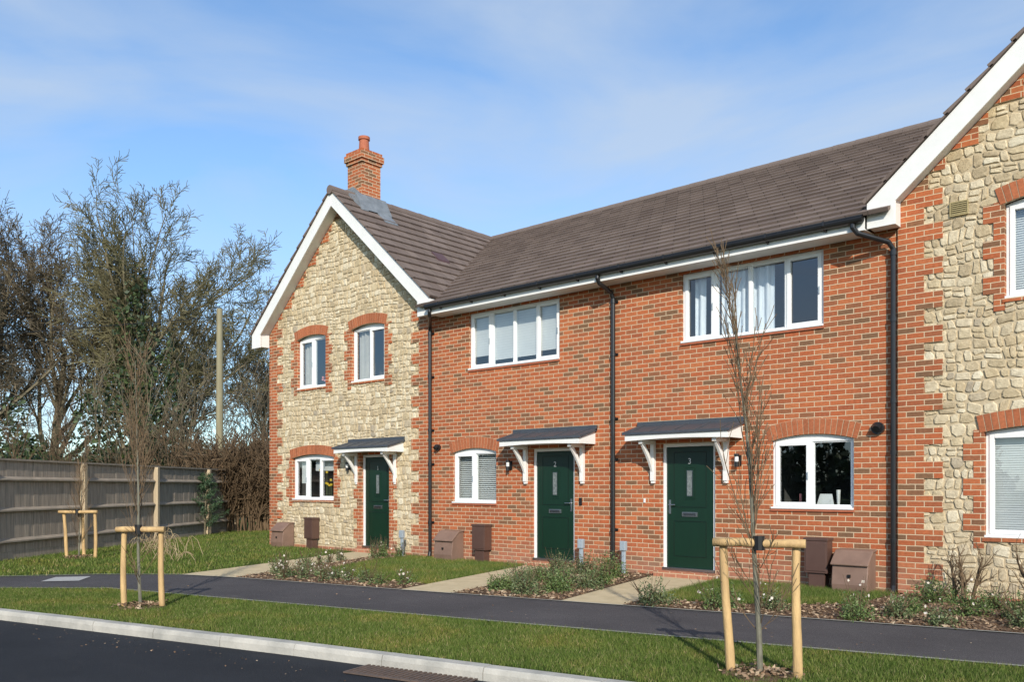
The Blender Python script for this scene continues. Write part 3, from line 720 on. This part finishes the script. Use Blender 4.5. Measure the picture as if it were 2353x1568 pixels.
# ---- shrubs
def leafball(c,r,h,n):
    d=rng.normal(size=(n,3)); d/=np.linalg.norm(d,axis=1)[:,None]; d[:,2]=np.abs(d[:,2])
    rr=rng.uniform(.25,1,n)**.5
    P=d*rr[:,None]*np.array([r,r,h])*(1+.25*np.sin(d[:,:1]*7+d[:,1:2]*5))
    return P+np.array(c)
def shrub(x,y,r,h,mat,flow=0,dens=900):
    e=empty('garden_shrub',(x,y,0)); n=int(dens*(r/.25)**2)
    k=random.randint(3,6); P=[]
    for i in range(k):
        a=R(0,6.28); q=R(0,.5)*r; P.append(leafball((math.cos(a)*q,math.sin(a)*q,.01),r*R(.45,.75),h*R(.6,1),n//k))
    P=np.concatenate(P); np_mesh('foliage',rand_quads(P,.034,0,2.4),mat,e)
    st=MB()
    for i in range(12):
        a=R(0,6.28); q=R(.4,1)*r; st.tube([(0,0,0),(math.cos(a)*q*.6,math.sin(a)*q*.6,h*.6),(math.cos(a)*q,math.sin(a)*q,h*R(.8,1.3))],[.005,.004,.002],3,'twigR')
    st.obj('stems',e)
    if flow:
        P=leafball((0,0,.02),r*.9,h,flow); P=P[P[:,2]>h*.4]
        if len(P)>2: np_mesh('blossom',rand_quads(P,.036,0,1.1),'white',e)
def scatter(poly,n,rs,hs,mats,fl,mind,dens=900):
    pts=[]; P=sample_poly(poly,n*20)
    for p in P:
        if len(pts)>=n: break
        if all((p[0]-q[0])**2+(p[1]-q[1])**2>mind**2 for q in pts):
            pts.append(p); shrub(p[0],p[1],R(*rs),R(*hs),random.choice(mats),fl if random.random()<.6 else 0,dens)
scatter([(-.95,-1.2),(.6,-4.6),(3.6,-4.05),(3.5,-3.6),(1.7,-3.85),(.35,-3.1)],20,(.12,.22),(.16,.30),['leafA','leafB'],16,.33,650)
scatter([(-1.05,-.4),(-.5,-.3),(-.2,-1.4),(-.6,-1.5)],4,(.15,.2),(.25,.4),['leafA'],8,.25)
scatter([(4.0,-.7),(5.4,-.7),(6.0,-3.3),(4.8,-3.7)],14,(.22,.38),(.26,.44),['leafB','leafB','leafA'],0,.5)
scatter([(7.1,-3.25),(10.9,-2.45),(12.6,-2.0),(12.6,-.5),(9.6,-.5),(9.3,-1.7),(8.4,-2.5),(7.2,-2.9)],21,(.2,.36),(.2,.38),['leafA','leafB'],14,.45,750)

# ------------------------------------------------------------------ trees
def perp(d):
    r=Vector((R(-1,1),R(-1,1),R(-1,1))); return (r-d*r.dot(d)).normalized()
def grow(mb,p,d,L,r,lev,c):
    n=c['seg'][lev]; pts=[p.copy()]; rad=[r]; dirs=[d]; tip=c.get('tip',.25) if lev<c['max'] else .5
    for i in range(n):
        d=(d+perp(d)*R(0,c['wig'][lev])+Vector((0,0,c['trop'][lev]))).normalized(); p=p+d*(L/n); pts.append(p.copy()); dirs.append(d)
        rad.append(max(r*(1-(i+1)/n*(1-tip)),c['rmin']))
    mb.tube(pts,rad,8 if lev==0 else 5 if lev==1 else 3,c['mat'][min(lev,len(c['mat'])-1)])
    if lev>=c['max']: return
    k=c['kids'][lev]; s=c['start'][lev]
    for j in range(k):
        t=s+(1-s)*(j+R(0,1))/k; f=t*n; i=min(int(f),n-1); q=pts[i].lerp(pts[i+1],f-i); dd=dirs[i+1]
        ang=R(*c['ang'][lev]); cd=(dd*math.cos(ang)+perp(dd)*math.sin(ang)).normalized()
        grow(mb,q,cd,L*c['ratio'][lev]*R(.7,1.15)*(1-c['fall'][lev]*t),max(rad[i]*c['rr'],c['rmin']),lev+1,c)
BIG=dict(seg=[5,7,5,4,3],wig=[.15,.22,.28,.35,.4],trop=[.05,.05,.05,.03,.0],kids=[13,10,9,8,0],start=[.2,.2,.18,.1],ang=[(.2,.8),(.35,.8),(.4,.9),(.4,1.0)],ratio=[1.04,.46,.5,.5],fall=[.25,.35,.3,.2],rr=.5,rmin=.0115,max=4,mat=['barkB','barkB','twig'],tip=.3)
def tree(name,x,y,H,r,seed,mat='twig',cfg=None,**kw):
    random.seed(seed); e=empty(name,(x,y,0)); c=dict(cfg or BIG); c['mat']=['barkB','barkB',mat]; c.update(kw); mb=MB()
    grow(mb,Vector((0,0,-.1)),Vector((R(-.05,.05),R(-.05,.05),1)).normalized(),H,r,0,c); mb.obj('trunk_and_branches',e); return e
tree('bare_tree',-26.0,6.2,8.4,.34,3,'twigG')
tree('bare_tree',-28.2,6.6,8.3,.28,14,'twigG')
tree('bare_tree',-31.5,3.9,8.2,.30,5,'twig')
tree('bare_tree',-33.0,1.2,8.3,.30,8,'twig')
tree('bare_tree',-30.5,-.6,7.4,.28,9,'twig')
tree('bare_tree',-37,13.5,7,.25,21,'twig')
tree('bare_tree',-30,15.0,6.4,.2,22,'twig')
random.seed(50)
TH=dict(seg=[4,4,3],wig=[.2,.3,.4],trop=[.08,.06,.02],kids=[9,6,0],start=[.15,.1],ang=[(.25,.7),(.3,.9)],ratio=[.6,.5],fall=[.3,.3],rr=.5,rmin=.010,max=2,mat=['twigR'])
def thicket(name,pts,h,per,mat='twigR',sp=.5,**kw):
    mb=MB(); c=dict(TH); c['mat']=[mat]; c.update(kw)
    for x,y in pts:
        for i in range(per): grow(mb,Vector((x+R(-sp,sp),y+R(-sp,sp),0)),Vector((R(-.3,.3),R(-.3,.3),1)).normalized(),h*R(.6,1.1),.03,0,c)
    return mb.obj(name)
def line(a,b,n): return [(a[0]+(b[0]-a[0])*i/(n-1),a[1]+(b[1]-a[1])*i/(n-1)) for i in range(n)]
thicket('brown_undergrowth',line((-19.5,-1.5),(-19.5,9),9),3.4,3)
thicket('brown_undergrowth',line((-21,2.6),(-19,8),5),5.6,4,'twig')
thicket('dead_hedge',line((-12.9,2.2),(-11.8,4.0),4),2.3,34,'twigR',.35,rmin=.012)
def evergreen(name,blobs,dens,size,mat='leafD'):
    P=[]
    for (x,y,z,rx,rz_) in blobs:
        n=int(dens*rx*rx*rz_); d=rng.normal(size=(n,3)); d/=np.linalg.norm(d,axis=1)[:,None]
        rr=rng.uniform(.45,1,n)**.6
        w=1+.3*np.sin(d[:,0]*6+x)*np.cos(d[:,2]*5+y)
        P.append(np.c_[x+d[:,0]*rr*rx*w,y+d[:,1]*rr*rx*w,z+d[:,2]*rr*rz_*w])
    P=np.concatenate(P); P=P[P[:,2]>0]
    return np_mesh(name,rand_quads(P,size,0,1.8),mat)
def cone(x,y,h,r,n=11): return [(x+R(-.3,.3)*r,y+R(-.3,.3)*r,h*(i+.5)/n,(r*(1-i/n)**.7+.25)*R(.65,1.15),h/n*R(.8,1.4)) for i in range(n)]
evergreen('ivy_clad_evergreen_tree',cone(-25.2,5.3,10.8,1.5),190,.22)
evergreen('ivy_clad_evergreen_tree',cone(-22.2,5.6,7.8,1.7),240,.21)
evergreen('ivy_clad_evergreen_tree',cone(-23.0,2.4,5.6,1.8),260,.21)
evergreen('ivy_clad_evergreen_tree',cone(-26.0,1.0,5.0,1.6),240,.22)
hb=[(x+R(-.6,.6),y+R(-.6,.6),R(.8,2.0),R(.9,1.5),R(1.0,1.9)) for x,y in line((-23.0,-1),(-20.5,7.5),12)]
evergreen('laurel_hedge',hb,420,.2)
evergreen('ivy_bush',[(-17.5,7.6,1.8,1.1,1.5),(-18.3,8.6,2.3,1.1,1.4),(-16.2,8.4,1.3,1,1.2)],500,.17)
def belt(name,a,b,n,h):
    bl=[(x+R(-3,3),y+R(-3,3),R(.3,.5)*h,R(2.5,4),h*R(.35,.6)) for x,y in line(a,b,n)]
    evergreen(name,bl,26,.85)
belt('distant_tree_belt',(-90,10),(-60,70),22,6.5)
belt('distant_tree_belt',(-78,-22),(-14,-72),22,5.6)
belt('distant_tree_belt',(-8,-64),(50,-60),16,6)
def pine(x,y,h):
    e=empty('young_pine_tree',(x,y,0)); mb=MB(); mb.tube([(0,0,0),(.05,0,h*.5),(0,.03,h)],[.03,.02,.008],6,'barkB'); P=[]
    for i in range(26):
        z=h*(.12+.85*i/26); a=i*2.4; L=(.62*(1-i/26)+.14); q=Vector((math.cos(a)*L,math.sin(a)*L,L*.45))
        mb.tube([(0,0,z),(q.x,q.y,z+q.z)],[.01,.005],3,'barkB')
        for t in np.linspace(.3,1,14): P.append((q.x*t,q.y*t,z+q.z*t))
    mb.obj('trunk',e); P=np.repeat(np.array(P),9,0); P=P+rng.normal(size=P.shape)*.045; np_mesh('needles',rand_quads(P,.11,0,7),'leafP',e)
pine(-11.0,1.0,1.9)
tp=empty('telegraph_pole',(-16.3,4.5,0)); mb=MB(); mb.tube([(0,0,-.1),(0,0,8.1)],[.15,.11],14,'pole',True); mb.box(-.03,.03,-.16,-.1,2.6,3.0,'black')
mb.tube([(0,0,7.8),(-12,-8,7.1),(-26,-18,7.6)],.012,4,'black'); mb.obj('pole',tp)

# fence
ang=math.atan2(9.1,-6.87); fe=empty('timber_fence',(-5.73,-6.2,0),ang)
fb=MB(); fr_=MB(); fp=MB(); x=-9.0; F=2.02
while x<11.5:
    w=.145; fb.box(x,x+w-.004,R(-.006,.004),.02+R(0,.003),.16,F-.03+R(-.004,.004),'fence'); x+=w
fr_.box(-9,11.5,-.012,.03,0,.155,'fence'); fr_.box(-9,11.5,-.05,.05,F-.03,F+.01,'fencer')
for z in(.38,1.0,1.62): fr_.prismx([(-.075,z-.03),(-.007,z-.05),(-.007,z+.05),(-.075,z-.0)],-9,11.5,'fencer')
for t in(-.64,-.35,-.055,.2375,.535,.82,.99):
    x=t*11.4; fp.box(x-.055,x+.055,-.13,-.008,0,F-.03 if t<0.9 else F-.2,'fpost')
fb.obj('boards',fe); fr_.obj('rails',fe); fp.obj('posts',fe,bevel=.008)

# young staked trees
YT=dict(seg=[9,5,3],wig=[.05,.10,.22],trop=[.03,.16,.08],kids=[32,7,0],start=[.30,.15],ang=[(.25,.5),(.25,.5)],ratio=[.30,.45],fall=[.5,.2],rr=.42,rmin=.0026,max=2,tip=.12,mat=['barkY','twigR','twigR'])
def staked(x,y,rz,H,r,stakes,sh,seed):
    random.seed(seed); e=empty('staked_young_tree',(x,y,0),rz); mb=MB(); c=dict(YT)
    grow(mb,Vector((0,0,0)),Vector((0,0,1)),H,r,0,c)
    for i in range(9):
        a=R(0,6.28); grow(mb,Vector((0,0,R(.25,.9))),Vector((math.cos(a),math.sin(a),.9)).normalized(),R(.3,.6),.004,1,c)
    mb.obj('trunk_and_branches',e)
    s=MB()
    for (sx,sy,lean) in stakes:
        pts=[];rr=[]; ph=R(0,6)
        for i in range(11):
            t=i/10; pts.append((sx+lean*(1-t)+.007*math.sin(t*5+ph),sy+.006*math.sin(t*4+ph*2),-.05+(sh+.05)*t)); rr.append(.037-.006*t+R(-.0015,.0015))
        s.tube(pts,rr,14,'stake',True)
    a=min(q[0] for q in stakes)-.07; b=max(q[0] for q in stakes)+.07
    s.tube([(a+(b-a)*i/6,-.055+R(-.003,.003),sh-.03+R(-.004,.004)) for i in range(7)],[.034+R(-.002,.002) for _ in range(7)],14,'stake',True)
    s.obj('timber_stakes',e,smooth=True)
    t=MB(); t.tube([(0,-.06,sh-.085),(0,-.06,sh+.025)],.044,10,'black',True); t.tube([(0,0,sh-.07),(0,0,sh-.0)],[r+.02,r+.02],10,'black',True); t.obj('rubber_tie',e)
    m=MB(); pts=[(math.cos(i*.3927)*R(.2,.32),math.sin(i*.3927)*R(.2,.32)) for i in range(16)]; m.prismz(pts,.0,.02,'mulch'); m.obj('mulch_ring',e)
    P=rng.normal(size=(260,2))*.13; np_mesh('mulch_chips',rand_quads(np.c_[P,rng.uniform(.02,.06,260)],.05,.6,2.2),'chips',e)
staked(10.1,-5.95,.3,3.0,.024,[(-.28,0,.05),(.27,0,.0)],1.06,31)
staked(2.8,-7.4,.75,3.0,.022,[(-.20,0,0),(.24,0,.02)],.98,32)
staked(-5.3,-4.9,.7,2.4,.018,[(-.32,0,.08),(.0,.12,.05),(.34,0,0)],.98,33)
random.seed(77)
mb=MB()
for x,y in line((-2.9,-4.1),(-9.2,-1.6),70):
    a=R(0,6.28); L=R(.2,.55); h=R(.15,.5); x+=R(-.3,.3); y+=R(-.3,.3)
    k=R(.75,.95); pts=[(x+math.cos(a)*L*t,y+math.sin(a)*L*t,h*math.sin(t*math.pi*k)) for t in (0,.25,.5,.75,1)]
    mb.tube(pts,.006,4,'straw')
mb.obj('young_hedge_stems')
thicket('bare_garden_shrub',[(10.2,-.6),(11.0,-.8)],.7,4,'twigR',.12,rmin=.002)
# fallen leaves / debris blown over verge and road edge
P=np.concatenate([np.c_[sample_poly([(1,-8.9),(9,-7.2),(9,-7.7),(1,-9.5)],160),np.full(160,-.092)],np.c_[sample_poly([(1,-6.3),(11,-4.6),(11,-3.0),(1,-4.7)],120),np.full(120,.018)]])
np_mesh('fallen_leaves',rand_quads(P,.022,.93,1.5),'chips')

# ------------------------------------------------------------------ light / sky / camera
el=math.radians(27); toS=Vector((.70,-.714,0)).normalized()*math.cos(el)+Vector((0,0,math.sin(el)))
sl=bpy.data.lights.new('sun','SUN'); sl.energy=4.7; sl.angle=math.radians(.5); sl.color=(1,.93,.82)
so=bpy.data.objects.new('sun',sl); scene.collection.objects.link(so); so.rotation_euler=toS.to_track_quat('Z','Y').to_euler(); so.location=(20,-20,20)
w=bpy.data.worlds.new('World'); scene.world=w; w.use_nodes=True; nt=w.node_tree; nt.nodes.clear()
out=nt.nodes.new('ShaderNodeOutputWorld'); bg=nt.nodes.new('ShaderNodeBackground'); bg.inputs[1].default_value=.13
sky=nt.nodes.new('ShaderNodeTexSky'); sky.sky_type='NISHITA'; sky.sun_disc=False; sky.sun_elevation=el; sky.sun_rotation=math.atan2(toS.x,toS.y); sky.air_density=1.0; sky.dust_density=.6; sky.ozone_density=1.5
tint=nt.nodes.new('ShaderNodeMix'); tint.data_type='RGBA'; tint.blend_type='MULTIPLY'; tint.inputs[0].default_value=1; tint.inputs[7].default_value=(1.16,1.44,1.66,1)
nt.links.new(sky.outputs[0],tint.inputs[6])
tc=nt.nodes.new('ShaderNodeTexCoord'); mp=nt.nodes.new('ShaderNodeMapping'); mp.inputs['Scale'].default_value=(1,1.2,3.4); mp.inputs['Rotation'].default_value=(.25,.35,.4)
nt.links.new(tc.outputs['Generated'],mp.inputs[0])
nz=nt.nodes.new('ShaderNodeTexNoise'); nz.inputs['Scale'].default_value=2.0; nz.inputs['Detail'].default_value=9; nz.inputs['Roughness'].default_value=.52; nz.inputs['Distortion'].default_value=.6
nt.links.new(mp.outputs[0],nz.inputs['Vector'])
rp=nt.nodes.new('ShaderNodeValToRGB'); rp.color_ramp.elements[0].position=.38; rp.color_ramp.elements[0].color=(.06,.06,.06,1); rp.color_ramp.elements[1].position=.68; rp.color_ramp.elements[1].color=(.72,.72,.72,1)
nt.links.new(nz.outputs['Fac'],rp.inputs[0])
mx=nt.nodes.new('ShaderNodeMix'); mx.data_type='RGBA'; mx.inputs[7].default_value=(4.4,5.2,6.3,1)
nt.links.new(rp.outputs[0],mx.inputs[0]); nt.links.new(tint.outputs[2],mx.inputs[6]); nt.links.new(mx.outputs[2],bg.inputs[0]); nt.links.new(bg.outputs[0],out.inputs[0])
cam=bpy.data.cameras.new('camera'); co=bpy.data.objects.new('camera',cam); scene.collection.objects.link(co)
co.location=(13.08,-12.2,1.46); co.rotation_euler=(math.pi/2,0,math.radians(41.6)); cam.lens=30.22; cam.sensor_width=36; cam.shift_y=.1428; cam.clip_end=2000
scene.camera=co
scene.view_settings.view_transform='Standard'; scene.view_settings.look='None'; scene.view_settings.exposure=0
